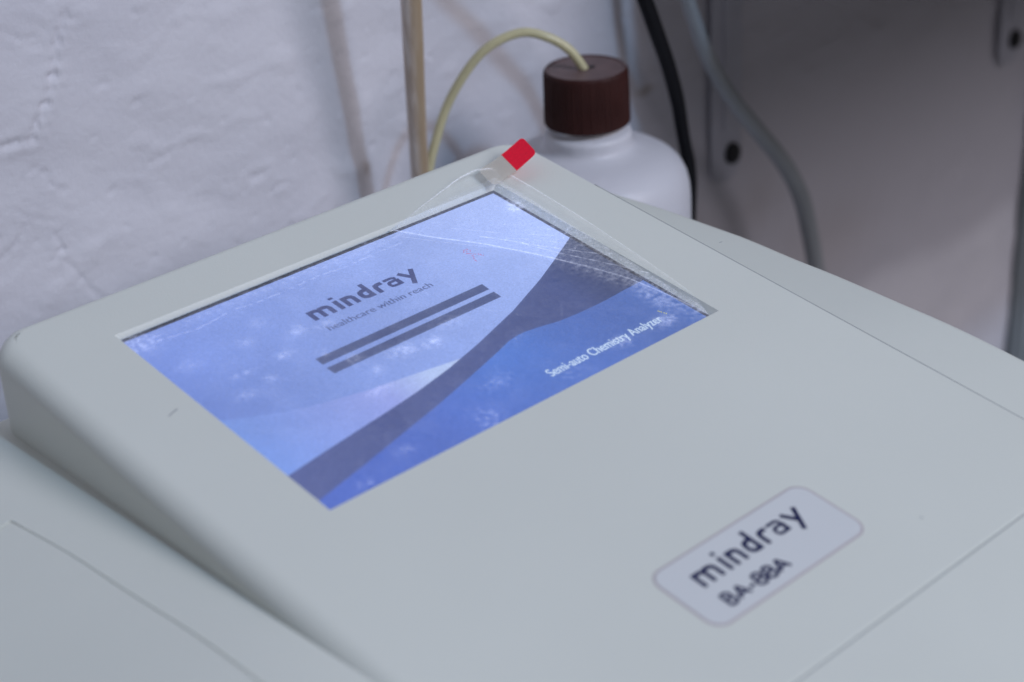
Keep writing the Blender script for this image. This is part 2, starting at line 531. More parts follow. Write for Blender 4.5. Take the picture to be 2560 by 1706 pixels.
b.lathe(cp, BC, 360, rfun=lambda a, k: 1 + (0.016 * (1 if math.sin(a * 90) > 0 else -1) * 0.5 if 3 <= k <= 5 else 0))
cap = b.build('cap', M['cap'], bt)
cap.data.materials.append(M['cap_top'])
for p_ in cap.data.polygons:
    if p_.normal.z > 0.8 and p_.center.z > 0.16: p_.material_index = 1
autosmooth(cap, 30)
b = MB(); b.lathe([(0.0, 0.16912), (0.0016, 0.16912), (0.0018, 0.1693), (0.0, 0.1693)], (BC[0] + 0.0028, BC[1] - 0.0012, 0), 24)
b.build('vent_hole', M['hole'], cap)

# thin tube from behind the machine into the cap
b = MB()
b.tube([(0.147, 0.126, 0.100), (0.151, 0.125, 0.124), (0.155, 0.123, 0.139), (0.162, 0.120, 0.157), (0.170, 0.112, 0.1745), (0.1785, 0.105, 0.1845), (0.191, 0.098, 0.1885),
        (0.200, 0.090, 0.1855), (0.208, 0.084, 0.1785), (0.2125, 0.080, 0.1695), (0.2128, 0.0798, 0.1692)], 0.0022, 20)
# its hanging lower run, hidden by the machine
b.tube([(0.147, 0.126, 0.1003), (0.142, 0.127, 0.07), (0.135, 0.125, 0.03), (0.13, 0.118, 0.0035)], 0.0022, 16)
t = b.build('thin_tube', M['thin_tube'], origin=(0.14, 0.12, 0.0))
tag(t, 'thin yellowish tube arching into the brown bottle cap', 'tube')

# straight stained tube standing against the wall
b = MB()
pts = [Vector((0.1565, 0.145, 0.002)), Vector((0.1518, 0.136, 0.0615)), Vector((0.1471, 0.127, 0.122)), Vector((0.1432, 0.120, 0.168)), Vector((0.1401, 0.1135, 0.213)), Vector((0.133, 0.100, 0.30)), Vector((0.120, 0.077, 0.455))]
b.tube(pts, [0.0041, 0.0041, 0.0042, 0.0046, 0.0049, 0.0050, 0.0050], 40)
t = b.build('stained_tube', M['stained'], origin=(0.158, 0.142, 0.002))
tag(t, 'straight tan tube with brown stained sides standing upright against the wall', 'tube')
st = []
for i in range(len(t.data.vertices)):
    k = i % 40
    a = 2 * math.pi * k / 40
    st.append(max(0, abs(math.cos(a - 0.75)) - 0.62) / 0.38 * 0.9)
at = t.data.attributes.new('stain', 'FLOAT', 'POINT'); at.data.foreach_set('value', st)

# black cable
b = MB()
bk = [(0.198, 0.060, 0.290), (0.2475, 0.082, 0.2125), (0.2594, 0.084, 0.1902), (0.2667, 0.084, 0.1733), (0.2751, 0.084, 0.1534), (0.2816, 0.084, 0.1335), (0.2847, 0.084, 0.1187), (0.2869, 0.084, 0.1086), (0.2894, 0.084, 0.0983), (0.2917, 0.084, 0.0855), (0.2925, 0.084, 0.063), (0.2923, 0.084, 0.0352), (0.2923, 0.083, 0.03), (0.2903, 0.082, 0.002)]
b.tube(bk, [0.0039, 0.0039, 0.0039, 0.0039, 0.0038, 0.0037, 0.0035, 0.0034, 0.0036, 0.0031, 0.0018, 0.0015, 0.0015, 0.0015], 24)
t = b.build('black_cable', M['black'], origin=(0.292, 0.084, 0.002))
tag(t, 'thick black cable hanging down beside the bottle', 'cable')

# grey cable
b = MB()
gy = [(0.318, 0.118, 0.30), (0.3215, 0.116, 0.200), (0.3225, 0.115, 0.184), (0.325, 0.115, 0.169), (0.331, 0.115, 0.154), (0.3415, 0.115, 0.132), (0.3615, 0.115, 0.104), (0.3835, 0.115, 0.079), (0.4065, 0.115, 0.053), (0.423, 0.115, 0.027), (0.432, 0.115, 0.002), (0.439, 0.115, -0.024), (0.443, 0.115, -0.052), (0.447, 0.118, -0.2), (0.45, 0.12, -0.6), (0.47, 0.08, -0.795)]
b.tube(gy, [0.00341, 0.00341, 0.00352, 0.00363, 0.00385, 0.00407, 0.0044, 0.00473, 0.00495, 0.00517, 0.00517, 0.00517, 0.00517, 0.00517, 0.00517, 0.00517], 24)
t = b.build('grey_cable', M['grey_cable'], origin=(0.45, 0.12, -0.795))
tag(t, 'slate grey cable curving down past the shelf bracket', 'cable')

# ------------------------------------------------------------------ the analyzer
AN = empty('chemistry_analyzer', (0.0, -0.15, 0.0))
tag(AN, 'pale grey bench-top analyzer with a lit colour screen in its sloping panel', 'lab analyzer')

ZT = 0.143


def smin(a, b, k):
    h = max(0.0, min(1.0, 0.5 + 0.5 * (b - a) / k))
    return b * (1 - h) + a * h - k * h * (1 - h)


def body_top(y):
    return smin(ZT, zpanel(y) - 0.0004, 0.006) if y < -0.05 else ZT


def lerp_tab(tab, y):
    for (y0, a), (y1, b) in zip(tab[:-1], tab[1:]):
        if y0 >= y >= y1:
            t = (y0 - y) / (y0 - y1)
            t = t * t * (3 - 2 * t) * 0.5 + t * 0.5
            return a + (b - a) * t
    return tab[-1][1] if y < tab[-1][0] else tab[0][1]


def build_body():
    lt = [(0.04, -0.148), (-0.03, -0.147), (-0.09, -0.142), (-0.137, -0.139), (-0.42, -0.139)]
    rt = [(0.04, 0.160), (-0.02, 0.1630), (-0.06, 0.1625), (-0.10, 0.159), (-0.15, 0.1545), (-0.20, 0.153), (-0.42, 0.15)]
    ys = [0.031, 0.0305, 0.0295, 0.028] + list(np.arange(0.024, -0.36, -0.004)) + [-0.362, -0.366, -0.37]
    vs = []; rows = []
    for iy, y in enumerate(ys):
        zt = body_top(y)
        k = 0
        if y > 0.026: k = 0.0025 * (1 - math.sqrt(max(0, 1 - ((y - 0.028) / 0.0031) ** 2))) if y > 0.028 else 0
        if y < -0.33: k += 0.04 * ((-0.33 - y) / 0.04) ** 2
        zt -= k
        xl = lerp_tab(lt, y); xr = lerp_tab(rt, y)
        row = []
        # left flank from foot up: vertical, long rounded shoulder, flat top
        row += [(xl - 0.088, 0.004), (xl - 0.090, 0.05), (xl - 0.089, zt - 0.040), (xl - 0.086, zt - 0.028)]
        for t in np.linspace(0, 1, 18):
            x = xl - 0.080 + 0.086 * t
            row.append((x, zt - 0.0125 * (1 - t) ** 1.35 - 0.008 * max(0, 1 - t * 6) ** 2))
        for t in np.linspace(0.03, 1, 30):
            row.append((xl + 0.006 + (xr - 0.006 - xl - 0.006) * t, zt))
        for t in np.linspace(0.1, 1, 9):
            a = t * math.pi / 2
            row.append((xr - 0.006 + 0.006 * math.sin(a), zt - 0.006 * (1 - math.cos(a))))
        row += [(xr + 0.003, zt - 0.05), (xr + 0.004, 0.004)]
        rows.append(row)
    n = len(rows[0])
    for y, row in zip(ys, rows):
        vs += [(x, y, z) for x, z in row]
    fs = []
    for j in range(len(ys) - 1):
        for i in range(n - 1):
            fs.append((j * n + i, j * n + i + 1, (j + 1) * n + i + 1, (j + 1) * n + i))
        fs.append(((j) * n + n - 1, j * n, (j + 1) * n, (j + 1) * n + n - 1))
    fs.append(tuple(range(n)))
    fs.append(tuple(reversed(range((len(ys) - 1) * n, len(ys) * n))))
    fs = [tuple(reversed(f)) for f in fs]
    o = mesh_obj('body', vs, fs, M['case'], AN)
    autosmooth(o, 40)
    return o


body = build_body()

# faint split lines on the left shoulder
def on_body(pts, rad, name):
    b = MB(); b.tube([Vector((x, y, z)) for x, y, z in pts], rad, 8, sub=4); b.build(name, M['case'], body)


on_body([(-0.1475, -0.0300, ZT - 0.00010), (-0.1440, -0.060, ZT - 0.00010), (-0.1422, -0.090, ZT - 0.00010), (-0.1400, -0.120, ZT - 0.00010), (-0.1392, -0.150, ZT - 0.00020), (-0.1388, -0.17, ZT - 0.0018)], 0.00013, 'split_line')
on_body([(-0.1475, -0.0300, ZT - 0.0001), (-0.156, -0.0312, ZT - 0.0007), (-0.168, -0.033, ZT - 0.0023)], 0.00025, 'split_line')

# ---- raised housing with the sloping panel
U0, U1, V0, V1 = -35.5, 204.0, -28.5, 246.5
HU0, HU1, HV0, HV1 = 0.0, 173.7, -4.8, 112.7       # opening in the panel
LU1, LV0 = 171.2, -3.5                             # its foot
DEP = 2.15


def ring(off, NC=14):
    """rounded rectangle; corner order starts front right; per-side offsets"""
    oL, oR, oB, oF, rad = off
    x0, x1, v0, v1 = U0 + oL, U1 - oR, V0 + oB, V1 - oF
    pts = []
    for cx, cv, a0 in ((x1 - rad, v0 + rad, 0), (x0 + rad, v0 + rad, 90), (x0 + rad, v1 - rad, 180), (x1 - rad, v1 - rad, 270)):
        for k in range(NC + 1):
            a = math.radians(a0 + 90 * k / NC)
            pts.append((cx + rad * math.cos(a), cv - rad * math.sin(a)))
    return pts


def build_housing():
    vs = []; NC = 14
    n = 4 * (NC + 1)
    rings = []
    RL, RS, RB = 8.0, 0.6, 2.6
    LD = 6.5
    base_r = 12.0
    # foot ring at a fixed height
    p = ring((-1.6, -0.6, -0.6, -0.2, base_r + 1.6))
    rings.append([Vector((PW(u, v).x, PW(u, v).y, 0.118)) for u, v in p])
    # side just under the rounding
    K = 12
    for k in range(K + 1):
        th = math.pi / 2 * k / K
        cL = RL * (1 - math.cos(th)); cS = RS * (1 - math.cos(th)); cB = RB * (1 - math.cos(th))
        p = ring((cL, cS, cB, cS, max(3.0, base_r - (cS + cL) / 2)))
        pl = []
        for u, v in p:
            # drop: soft on the left side, tight on the other sides
            tl = max(0.0, min(1.0, 1 - (u - (U0 + cL)) / 16.0))
            tl = tl * tl * (3 - 2 * tl)
            d = (LD * tl + RS * (1 - tl)) * (1 - math.sin(th))
            pl.append(PW(u, v, -d))
        rings.append(pl)
    p = ring((RL + 0.8, RS + 0.8, RB + 0.8, RS + 0.8, 3.0))
    rings.append([PW(u, v, 0) for u, v in p])
    for r_ in rings: vs += r_
    fs = []
    for k in range(len(rings) - 1):
        for i in range(n):
            j = (i + 1) % n
            fs.append((k * n + i, k * n + j, (k + 1) * n + j, (k + 1) * n + i))
    # panel top with the opening: bridge outer ring to a rectangle
    top0 = (len(rings) - 1) * n
    per = 2
    hole = [(HU1, HV0), (HU0, HV0), (HU0, HV1), (HU1, HV1)]
    hid = len(vs)
    fan0 = len(fs)
    for u, v in hole: vs.append(PW(u, v, 0))
    for c_ in range(4):
        for k in range(NC):
            a = top0 + c_ * (NC + 1) + k
            fs.append((a, a + 1, hid + c_))
        a = top0 + c_ * (NC + 1) + NC
        nx = top0 + ((c_ + 1) % 4) * (NC + 1)
        fs.append((a, nx, hid + (c_ + 1) % 4, hid + c_))
    fan1 = len(fs)
    # recess wall with a tiny rounded lip
    prev = hid
    for (iu, iv, h) in ((0.25, 0.25, -0.08), (0.45, 0.45, -0.35)):
        cur = len(vs)
        for k, (u, v) in enumerate(hole):
            su = -1 if k in (0, 3) else 1; sv = 1 if k in (0, 1) else -1
            vs.append(PW(u + su * iu * (1 if k in (0, 3) else 0.5), v + sv * iv * (1 if k in (0, 1) else 0.5), h))
        for k in range(4): fs.append((prev + k, prev + (k + 1) % 4, cur + (k + 1) % 4, cur + k))
        prev = cur
    cur = len(vs)
    for (u, v) in ((LU1, LV0), (HU0 + 0.2, LV0), (HU0 + 0.2, HV1 - 0.2), (LU1, HV1 - 0.2)): vs.append(PW(u, v, -DEP))
    for k in range(4): fs.append((prev + k, prev + (k + 1) % 4, cur + (k + 1) % 4, cur + k))
    o = mesh_obj('display_housing', vs, fs, M['case'], AN)
    for p_ in o.data.polygons:
        if fan0 <= p_.index < fan1: p_.use_smooth = False
    autosmooth(o, 30)
    # close the underside with a plate below the screen is not needed: the body is solid
    return o


housing = build_housing()

# strip coloured dark for the shade in the parting gap, right side and front
b = MB()
sp = [PW(U1 + 0.20, v, -0.55) for v in np.linspace(20, V1 - 14, 30)]
for k in range(1, 10):
    a = math.pi / 2 * k / 10
    sp.append(PW(U1 - 11.5 + 11.7 * math.cos(a), V1 - 11.5 + 11.7 * math.sin(a), -0.55))
sp += [PW(u, V1 + 0.20, -0.55) for u in np.linspace(U1 - 14, U0 + 10, 40)]
b.tube(sp, 0.00042, 8, sub=2)
b.build('parting_shade_line', M['seam'], AN)

# ---- display: black gasket plate plus lit picture
def flat(name, polys, mat, parent, attr=None):
    """polys: list of (points uv, h, colours or colour)"""
    vs = []; fs = []; cols = []
    for pts, h, col in polys:
        n = len(vs)
        for i, (u, v) in enumerate(pts):
            vs.append(PD(u, v, h)); cols.append(col[i] if isinstance(col, list) else col)
        fs.append(tuple(range(n, n + len(pts))))
    o = mesh_obj(name, vs, fs, mat, parent, smooth=False)
    # make every face look up
    me = o.data
    for p in me.polygons:
        if p.normal.dot(NR) < 0: p.flip()
    if attr:
        a = me.color_attributes.new('col', 'FLOAT_COLOR', 'POINT')
        for i, c_ in enumerate(cols): a.data[i].color = c_
    me.update()
    return o


b = MB()
g = [PW(u, v, h) for h in (-3.5, -2.12) for (u, v) in ((-1, -5), (172.5, -5), (172.5, 113.5), (-1, 113.5))]
b.add(g, [(0, 1, 2, 3), (7, 6, 5, 4), (0, 4, 5, 1), (1, 5, 6, 2), (2, 6, 7, 3), (3, 7, 4, 0)])
dp = b.build('display', M['gasket'], AN, smooth=False)

Lv = srgb
polys = []
AX0, AX1, AV0, AV1 = 2.1, 171.3, -3.2, 110.9
gx = np.linspace(AX0, AX1, 18); gv = np.linspace(AV0, AV1, 13)


def bgcol(u, v):
    # picture: pale sky blue, more violet to the left and at the bottom
    k = (max(0.0, u) / 172) ** 0.75
    q = v / 113
    c1 = np.array([112, 137, 214]); c2 = np.array([163, 184, 243])  # right-hand colour lifted to include glare and haze on the screen
    c = c1 * (1 - k) + c2 * k
    c = c + np.array([-4, -2, 0]) * q
    return srgb(*c)


for i in range(len(gx) - 1):
    for j in range(len(gv) - 1):
        q = [(gx[i], gv[j]), (gx[i + 1], gv[j]), (gx[i + 1], gv[j + 1]), (gx[i], gv[j + 1])]
        polys.append((q, -3.50, [bgcol(*p) for p in q]))
up = [(171.0, 40.1), (156, 47.6), (142.0, 54.4), (120, 63.6), (96.3, 71.4), (79, 76.2), (61.9, 79.8), (45, 82.4), (29.2, 84.6), (14, 86.8), (2.1, 88.7)]
lo_ = [(171.3, 78.2), (160, 78.6), (150, 79.3), (137.0, 79.2), (128, 78.6), (120, 76.9), (112.6, 75.8), (106, 76.6), (98, 79.3), (80, 84.6), (62.7, 89.5), (45, 93.8), (25, 98.8), (4.2, 103.6), (2.1, 104.2)]
up[0] = (171.3, 39.9)


def fx(tab, u):
    t = sorted(tab)
    return float(np.interp(u, [a for a, _ in t], [b_ for _, b_ in t]))


# lower-left paler violet field and the pale wedge under the wave
vi = srgb(148, 162, 232); vb = srgb(116, 150, 228); vr = srgb(168, 182, 238)
us = np.linspace(2.1, 53.4, 12)
for a, b_ in zip(us[:-1], us[1:]):
    f1 = lambda u: float(np.interp(u, [2.0, 2.5, 27.6, 53.4], [51, 52.7, 63.9, 69.8]))
    def cc(u, top): 
        k = u / 53
        x = np.array(vb) * (1 - k) + np.array(vi if top else vi) * k
        return tuple(x)
    polys.append(([(a, f1(a)), (b_, f1(b_)), (b_, fx(up, b_) + .5), (a, fx(up, a) + .5)], -3.46, [cc(a, 1), cc(b_, 1), cc(b_, 0), cc(a, 0)]))
wl = srgb(176, 196, 240)
us = np.linspace(53.4, 86, 8)
for a, b_ in zip(us[:-1], us[1:]):
    g1 = lambda u: float(np.interp(u, [53.4, 86], [69.4, 74.3]))
    k1 = (a - 53.4) / 32; k2 = (b_ - 53.4) / 32
    ca = tuple(np.array(vi) * (1 - min(1, k1 * 1.6)) + np.array(wl) * min(1, k1 * 1.6)); cb = tuple(np.array(vi) * (1 - min(1, k2 * 1.6)) + np.array(wl) * min(1, k2 * 1.6))
    polys.append(([(a, g1(a)), (b_, g1(b_)), (b_, max(g1(b_) + .05, fx(up, b_) + .5)), (a, fx(up, a) + .5)], -3.46, [ca, cb, cb, ca]))
# slate wave
d1 = srgb(80, 92, 148); d2 = srgb(68, 82, 134); d3 = srgb(52, 62, 96)
us = np.linspace(2.1, 171.3, 60)
def dcol(u, q=0):
    k = u / 170
    a = np.array(d1) * (1 - k) + np.array(d2) * k if k < .85 else np.array(d2) * (1 - (k - .85) / .15) + np.array(d3) * (k - .85) / .15 * 1.0
    return tuple(a)
for a, b_ in zip(us[:-1], us[1:]):
    polys.append(([(a, fx(up, a)), (b_, fx(up, b_)), (b_, fx(lo_, b_)), (a, fx(lo_, a))], -3.42, [dcol(a), dcol(b_), dcol(b_), dcol(a)]))
# royal blue field
for a, b_ in zip(us[:-1], us[1:]):
    def bc(u, bot):
        g_ = math.exp(-((u - 98) / 26) ** 2)
        base = np.array([76, 104, 196]) + np.array([0, 12, 18]) * g_ * (0.3 if bot else 1) + np.array([4, 6, -14]) * (u / 170)
        return srgb(*base)
    polys.append(([(a, fx(lo_, a)), (b_, fx(lo_, b_)), (b_, AV1), (a, AV1)], -3.42, [bc(a, 0), bc(b_, 0), bc(b_, 1), bc(a, 1)]))
# the two slanting bars
bar = srgb(82, 94, 140); bar2 = srgb(70, 84, 132)
polys.append(([(47.5, 44.4), (122.9, 43.9), (122.6, 48.1), (47.4, 48.5)], -3.36, [bar, bar2, bar2, bar]))
polys.append(([(47.2, 50.9), (122.8, 50.3), (122.7, 54.4), (47.4, 54.9)], -3.36, [bar, bar2, bar2, bar]))
img = flat('screen_image', polys, M['display'], dp, attr=True)


# ---- lettering built from strokes
def draw_strokes(S_, wf, x0, yb, h, skew, PP, vs, fs):
    for k_, s in enumerate(S_):
        t = wf(k_)
        P = [Vector((a, b_)) for a, b_ in s]
        L_ = []; R_ = []
        for i, p in enumerate(P):
            d0 = (p - P[i - 1]).normalized() if i else (P[1] - P[0]).normalized()
            d1_ = (P[i + 1] - p).normalized() if i < len(P) - 1 else d0
            if i == 0 and (P[0] - P[-1]).length < 1e-6: d0 = (P[0] - P[-2]).normalized()
            if i == len(P) - 1 and (P[0] - P[-1]).length < 1e-6: d1_ = (P[1] - P[0]).normalized()
            nn = Vector((-(d0 + d1_).y, (d0 + d1_).x)).normalized()
            k = 1 / max(0.5, nn.dot(Vector((-d0.y, d0.x))))
            L_.append(p + nn * t * k); R_.append(p - nn * t * k)
        n0 = len(vs)
        for a, b_ in zip(L_, R_):
            for q_ in (a, b_):
                vs.append(PP(x0 + q_.x, yb - q_.y + skew * q_.x, h + 0.004 * (k_ + 1)))
        for i in range(len(P) - 1):
            fs.append((n0 + 2 * i, n0 + 2 * i + 1, n0 + 2 * i + 3, n0 + 2 * i + 2))


def model_glyphs(x0, yb, H, wd, h, name, mat, parent):
    S_ = []
    def gA(x, w_): S_.append([(x, 0), (x + w_ / 2, H)]); S_.append([(x + w_, 0), (x + w_ / 2, H)]); S_.append([(x + w_ * .2, H * .3), (x + w_ * .8, H * .3)])
    def loop(cx, cy, rx, ry): S_.append([(cx + rx * math.cos(a * math.pi / 8), cy + ry * math.sin(a * math.pi / 8)) for a in range(17)])
    def g8(x, w_): loop(x + w_ / 2, H * .26, w_ / 2, H * .26); loop(x + w_ / 2, H * .75, w_ * .43, H * .24)
    S_.append([(0.3, -.2), (0.3, H + .2)])
    for y0, y1, w_ in ((0, H * .52, 3.4), (H * .52, H, 3.1)):
        S_.append([(0.3, y0), (w_ - .9, y0), (w_ - .2, y0 + .5), (w_, (y0 + y1) / 2), (w_ - .2, y1 - .5), (w_ - .9, y1), (0.3, y1)])
    gA(4.6, 4.4); S_.append([(9.9, H * .36), (11.9, H * .36)]); g8(13.0, 3.6); g8(17.5, 3.6); gA(22.0, 4.4)
    vs = []; fs = []
    draw_strokes(S_, lambda k: wd / 2, x0, yb, h, 0.0, PW, vs, fs)
    o = mesh_obj(name, vs, fs, mat, parent, smooth=False)
    for p in o.data.polygons:
        if p.normal.dot(NR) < 0: p.flip()
    o.data.update()
    return o


def stroke_glyphs(x0, yb, wd, bold, h, name, mat, parent, col=None, skew=0.0, PP=PD):
    """the squared wordmark: x0 left edge, yb baseline (panel mm)"""
    t = wd / 2
    xh = 6.1 - wd
    y0 = t; y1 = t + xh
    if bold: q = 0.0
    S_ = []
    def arch(xa, xb):
        r = min(1.5, (xb - xa) / 2.2)
        return [(xb, 0), (xb, y1 - r), (xb - r * .3, y1 - r * .3), (xb - r, y1), (xa, y1)]
    S_.append([(0.7, 0), (0.7, y1 + t)])
    S_.append(arch(0.7, 4.6)); S_.append(arch(4.6, 8.5))
    S_.append([(12.2, 0), (12.2, y1 + t)])
    S_.append([(12.2, 7.4), (12.2, 8.7)])
    S_.append([(15.4, 0), (15.4, y1 + t)]); S_.append(arch(15.4, 19.1))
    # d
    S_.append([(26.0, 9.2), (26.0, 0)])
    S_.append([(26.0, y1), (24.0, y1), (22.8, y1 - .5), (22.4, y1 - 1.4), (22.4, y0 + 1.4), (22.8, y0 + .5), (24.0, y0), (26.0, y0)])
    # r
    S_.append([(29.4, 0), (29.4, y1 - 1.5), (29.8, y1 - .4), (30.9, y1), (32.9, y1)])
    # a
    S_.append([(38.7, y1 - 1.2), (38.7, 0)])
    TH = len(S_)
    ya = 6.1 - t * 0.72
    S_.append([(33.9, ya), (37.4, ya), (38.4, ya - .4), (38.75, ya - 1.3)])
    S_.append([(38.7, 3.45), (35.8, 3.45), (34.9, 3.05), (34.6, 2.1), (34.9, t * .72 + .3), (35.8, t * .72), (38.7, t * .72)])
    THN = len(S_)
    # y
    S_.append([(41.2, y1 + t), (44.4, 1.2)])
    S_.append([(47.3, y1 + t), (44.1, 0.4), (42.4, -2.6)])
    draw_strokes(S_, lambda k: t * (0.72 if TH <= k < THN else 1.0), x0, yb, h, skew, PP, vs_ := [], fs_ := [])
    vs = vs_; fs = fs_
    o = mesh_obj(name, vs, fs, mat, parent, smooth=False)
    for p in o.data.polygons:
        if p.normal.dot(NR) < 0: p.flip()
    if col:
        a = o.data.color_attributes.new('col', 'FLOAT_COLOR', 'POINT')
        for i in range(len(vs)): a.data[i].color = col
    o.data.update()
    return o


def text_mesh(txt, u0, u1, vb, capv, h, name, mat, parent, col=None, off=0.0, skew=0.0, PP=PD):
    """text whose ink runs from u0 to u1, baseline vb, tallest letter up to capv"""
    cu = bpy.data.curves.new('lettering', 'FONT'); cu.body = txt; cu.size = 1
    to = bpy.data.objects.new('lettering', cu); C.objects.link(to)
    dg = bpy.context.evaluated_depsgraph_get(); dg.update()
    me0 = bpy.data.meshes.new_from_object(to.evaluated_get(dg))
    vv = [tuple(v.co) for v in me0.vertices]; ff = [tuple(p.vertices) for p in me0.polygons]
    bpy.data.objects.remove(to); bpy.data.curves.remove(cu); bpy.data.meshes.remove(me0)
    xs = [v[0] for v in vv]; ym = max(v[1] for v in vv)
    sx = (u1 - u0) / (max(xs) - min(xs)); sy = (vb - capv) / ym; mx_ = min(xs)
    vs = []; n_ = len(vv); f0 = list(ff); ff = []
    for q_, (du, dh) in enumerate(((-off, 0.0), (off, 0.012))):
        vs += [PP(u0 + (x - mx_) * sx + du, vb - y * sy + skew * (x - mx_) * sx, h + dh) for x, y, z in vv]
        ff += [tuple(i + q_ * n_ for i in f_) for f_ in f0]
    o = mesh_obj(name, vs, ff, mat, parent, smooth=False)
    for p in o.data.polygons:
        if p.normal.dot(NR) < 0: p.flip()
    if col:
        a = o.data.color_attributes.new('col', 'FLOAT_COLOR', 'POINT')
        for i in range(len(vs)): a.data[i].color = col
    o.data.update()
    return o


ink = srgb(66, 76, 128)
stroke_glyphs(61.8, 26.2, 1.95, True, -3.34, 'wordmark', M['display'], dp, col=ink)
text_mesh('healthcare within reach', 61.9, 108.4, 34.1, 31.0, -3.34, 'tagline', M['display'], dp, col=srgb(84, 98, 150), off=0.07)
text_mesh('Semi-auto Chemistry Analyzer', 102.8, 157.5, 101.4, 97.3, -3.34, 'caption', M['display'], dp, col=srgb(196, 218, 246), off=0.09)
# stuck pixels
pr = []
random.seed(3)
for (u, v) in [(132.2, 23.2), (132.8, 22.6), (133.5, 22.3), (134.4, 22.5), (132.3, 24.2), (132.6, 25.0), (133.3, 25.6), (134.0, 26.1), (134.7, 26.6), (133.1, 27.2), (132.6, 28.0), (132.2, 28.8), (131.8, 29.7), (131.5, 30.4), (135.3, 27.3), (135.8, 28.2), (136.1, 29.0), (133.6, 23.4), (134.6, 24.0)]:
    for k in range(2):
        a = u + random.uniform(-.35, .35); b_ = v + random.uniform(-.35, .35)
        pr.append(([(a, b_), (a + .34, b_), (a + .34, b_ + .34), (a, b_ + .34)], -3.33 + 0.004 * k, srgb(186, 60, 120)))
flat('dead_pixel_cluster', pr, M['display'], dp, attr=True)
pr = []
for (u, v) in [(160.1, 95.7), (160.3, 96.3), (160.5, 96.9), (160.9, 97.9), (161.2, 98.6)]:
    pr.append(([(u, v), (u + .35, v), (u + .35, v + .5), (u, v + .5)], -3.33, srgb(230, 225, 60)))
flat('yellow_mark', pr, M['display'], dp, attr=True)

# ---- badge
def rrect(x0, x1, v0, v1, r, n=8):
    pts = []
    for cx, cv, a0 in ((x1 - r, v0 + r, 0), (x0 + r, v0 + r, 90), (x0 + r, v1 - r, 180), (x1 - r, v1 - r, 270)):
        for k in range(n + 1):
            a = math.radians(a0 + 90 * k / n)
            pts.append((cx + r * math.cos(a), cv - r * math.sin(a)))
    return pts


o_ = rrect(50.6, 119.4, 192.6, 220.9, 5.5); i_ = rrect(51.5, 118.5, 193.5, 220.0, 4.7)
n = len(o_)
b = MB()
b.add([PW(u, v, 0.10) for u, v in i_] + [PW(u, v, 0.16) for u, v in i_], [tuple(range(n, 2 * n))] + [(i, (i + 1) % n, n + (i + 1) % n, n + i) for i in range(n)])
bd = b.build('badge', M['badge'], AN, smooth=False)
b = MB()
b.add([PW(u, v, 0.02) for u, v in o_] + [PW(u, v, 0.12) for u, v in i_], [(i, (i + 1) % n, n + (i + 1) % n, n + i) for i in range(n)])
b.build('badge_rim', M['badge_ring'], bd, smooth=False)
stroke_glyphs(61.0, 206.6, 1.6, False, 0.20, 'wordmark', M['navy'], bd, skew=-0.02, PP=PW)
model_glyphs(61.2, 216.2, 4.6, 1.12, 0.20, 'model_number', M['navy'], bd)
# tiny scuffs on the panel
def scuff(pts, wd, h=0.05):
    vs = []; fs = []
    for i, (u, v) in enumerate(pts):
        vs += [PW(u, v - wd, h), PW(u, v + wd, h)]
    for i in range(len(pts) - 1): fs.append((2 * i, 2 * i + 2, 2 * i + 3, 2 * i + 1))
    return vs, fs


M['scuff'] = plastic('scuff_mark', (0.40, 0.42, 0.42), rough=0.7)
def upx(px, py):
    dx = (px - 1176.5) / 3887.46; dy = (py - 784) / 3887.46
    d = Vector((R[0][0] * dx + R[0][1] * dy + R[0][2], R[1][0] * dx + R[1][1] * dy + R[1][2], R[2][0] * dx + R[2][1] * dy + R[2][2]))
    k = (T0 - CAM).dot(NR) / d.dot(NR)
    q = CAM + d * k - T0
    return 1000 * q.x, -1000 * q.dot(BK)
for pts_, w_ in (([upx(408, 940), upx(396, 949), upx(388, 957)], .30), ([upx(2114, 1190), upx(2120, 1190)], .4), ([upx(1652, 558), upx(1660, 556)], .22)):
    b = MB(); b.add(*scuff(pts_, w_)); b.build('scuff', M['scuff'], housing, smooth=False)

# ---- protective film with its lifted corner and pull tab
crease = [(118.5, -2.9), (127.5, 11.0), (138.4, 25.1), (146.3, 37.8), (152.8, 49.8), (159.3, 63.0), (164.8, 76.9), (168.1, 94.0), (169.8, 110.5)]
CU = [c_[0] for c_ in crease]; CV = [c_[1] for c_ in crease]


def scratches(U, V, segs):
    D = np.zeros_like(U)
    for (a, b_, c_, d_, wd, k) in segs:
        L2 = (c_ - a) ** 2 + (d_ - b_) ** 2
        t = np.clip(((U - a) * (c_ - a) + (V - b_) * (d_ - b_)) / L2, 0, 1)
        wob = 0.25 * np.sin(t * 9 + a)
        dd = np.hypot(U - (a + t * (c_ - a)) + wob, V - (b_ + t * (d_ - b_)))
        D = np.maximum(D, k * np.exp(-(dd / wd) ** 2) * (0.55 + 0.45 * np.sin(t * 23 + b_ * 3) ** 2))
    return D


rng = np.random.default_rng(11)


def vnoise(U, V, s, seed):
    out = np.empty(U.shape)
    fu = U.ravel(); fv = V.ravel(); o = out.ravel()
    for i in range(fu.size):
        o[i] = noise.noise((float(fu[i]) * s, float(fv[i]) * s, seed))
    return o.reshape(U.shape)


def film_grid(U, V, H, D, name, parent):
    ny, nx = U.shape
    vs = [PW(float(a), float(b_), float(c_)) for a, b_, c_ in zip(U.ravel(), V.ravel(), H.ravel())]
    I, J = np.meshgrid(np.arange(nx - 1), np.arange(ny - 1))
    a = (J * nx + I).ravel()
    F = np.stack([a, a + nx, a + nx + 1, a + 1], 1).tolist()
    o = mesh_obj(name, vs, F, M['film'], parent)
    at = o.data.attributes.new('dust_glint', 'FLOAT', 'POINT')
    at.data.foreach_set('value', np.clip(D, 0, 1).ravel().astype(np.float32))
    return o


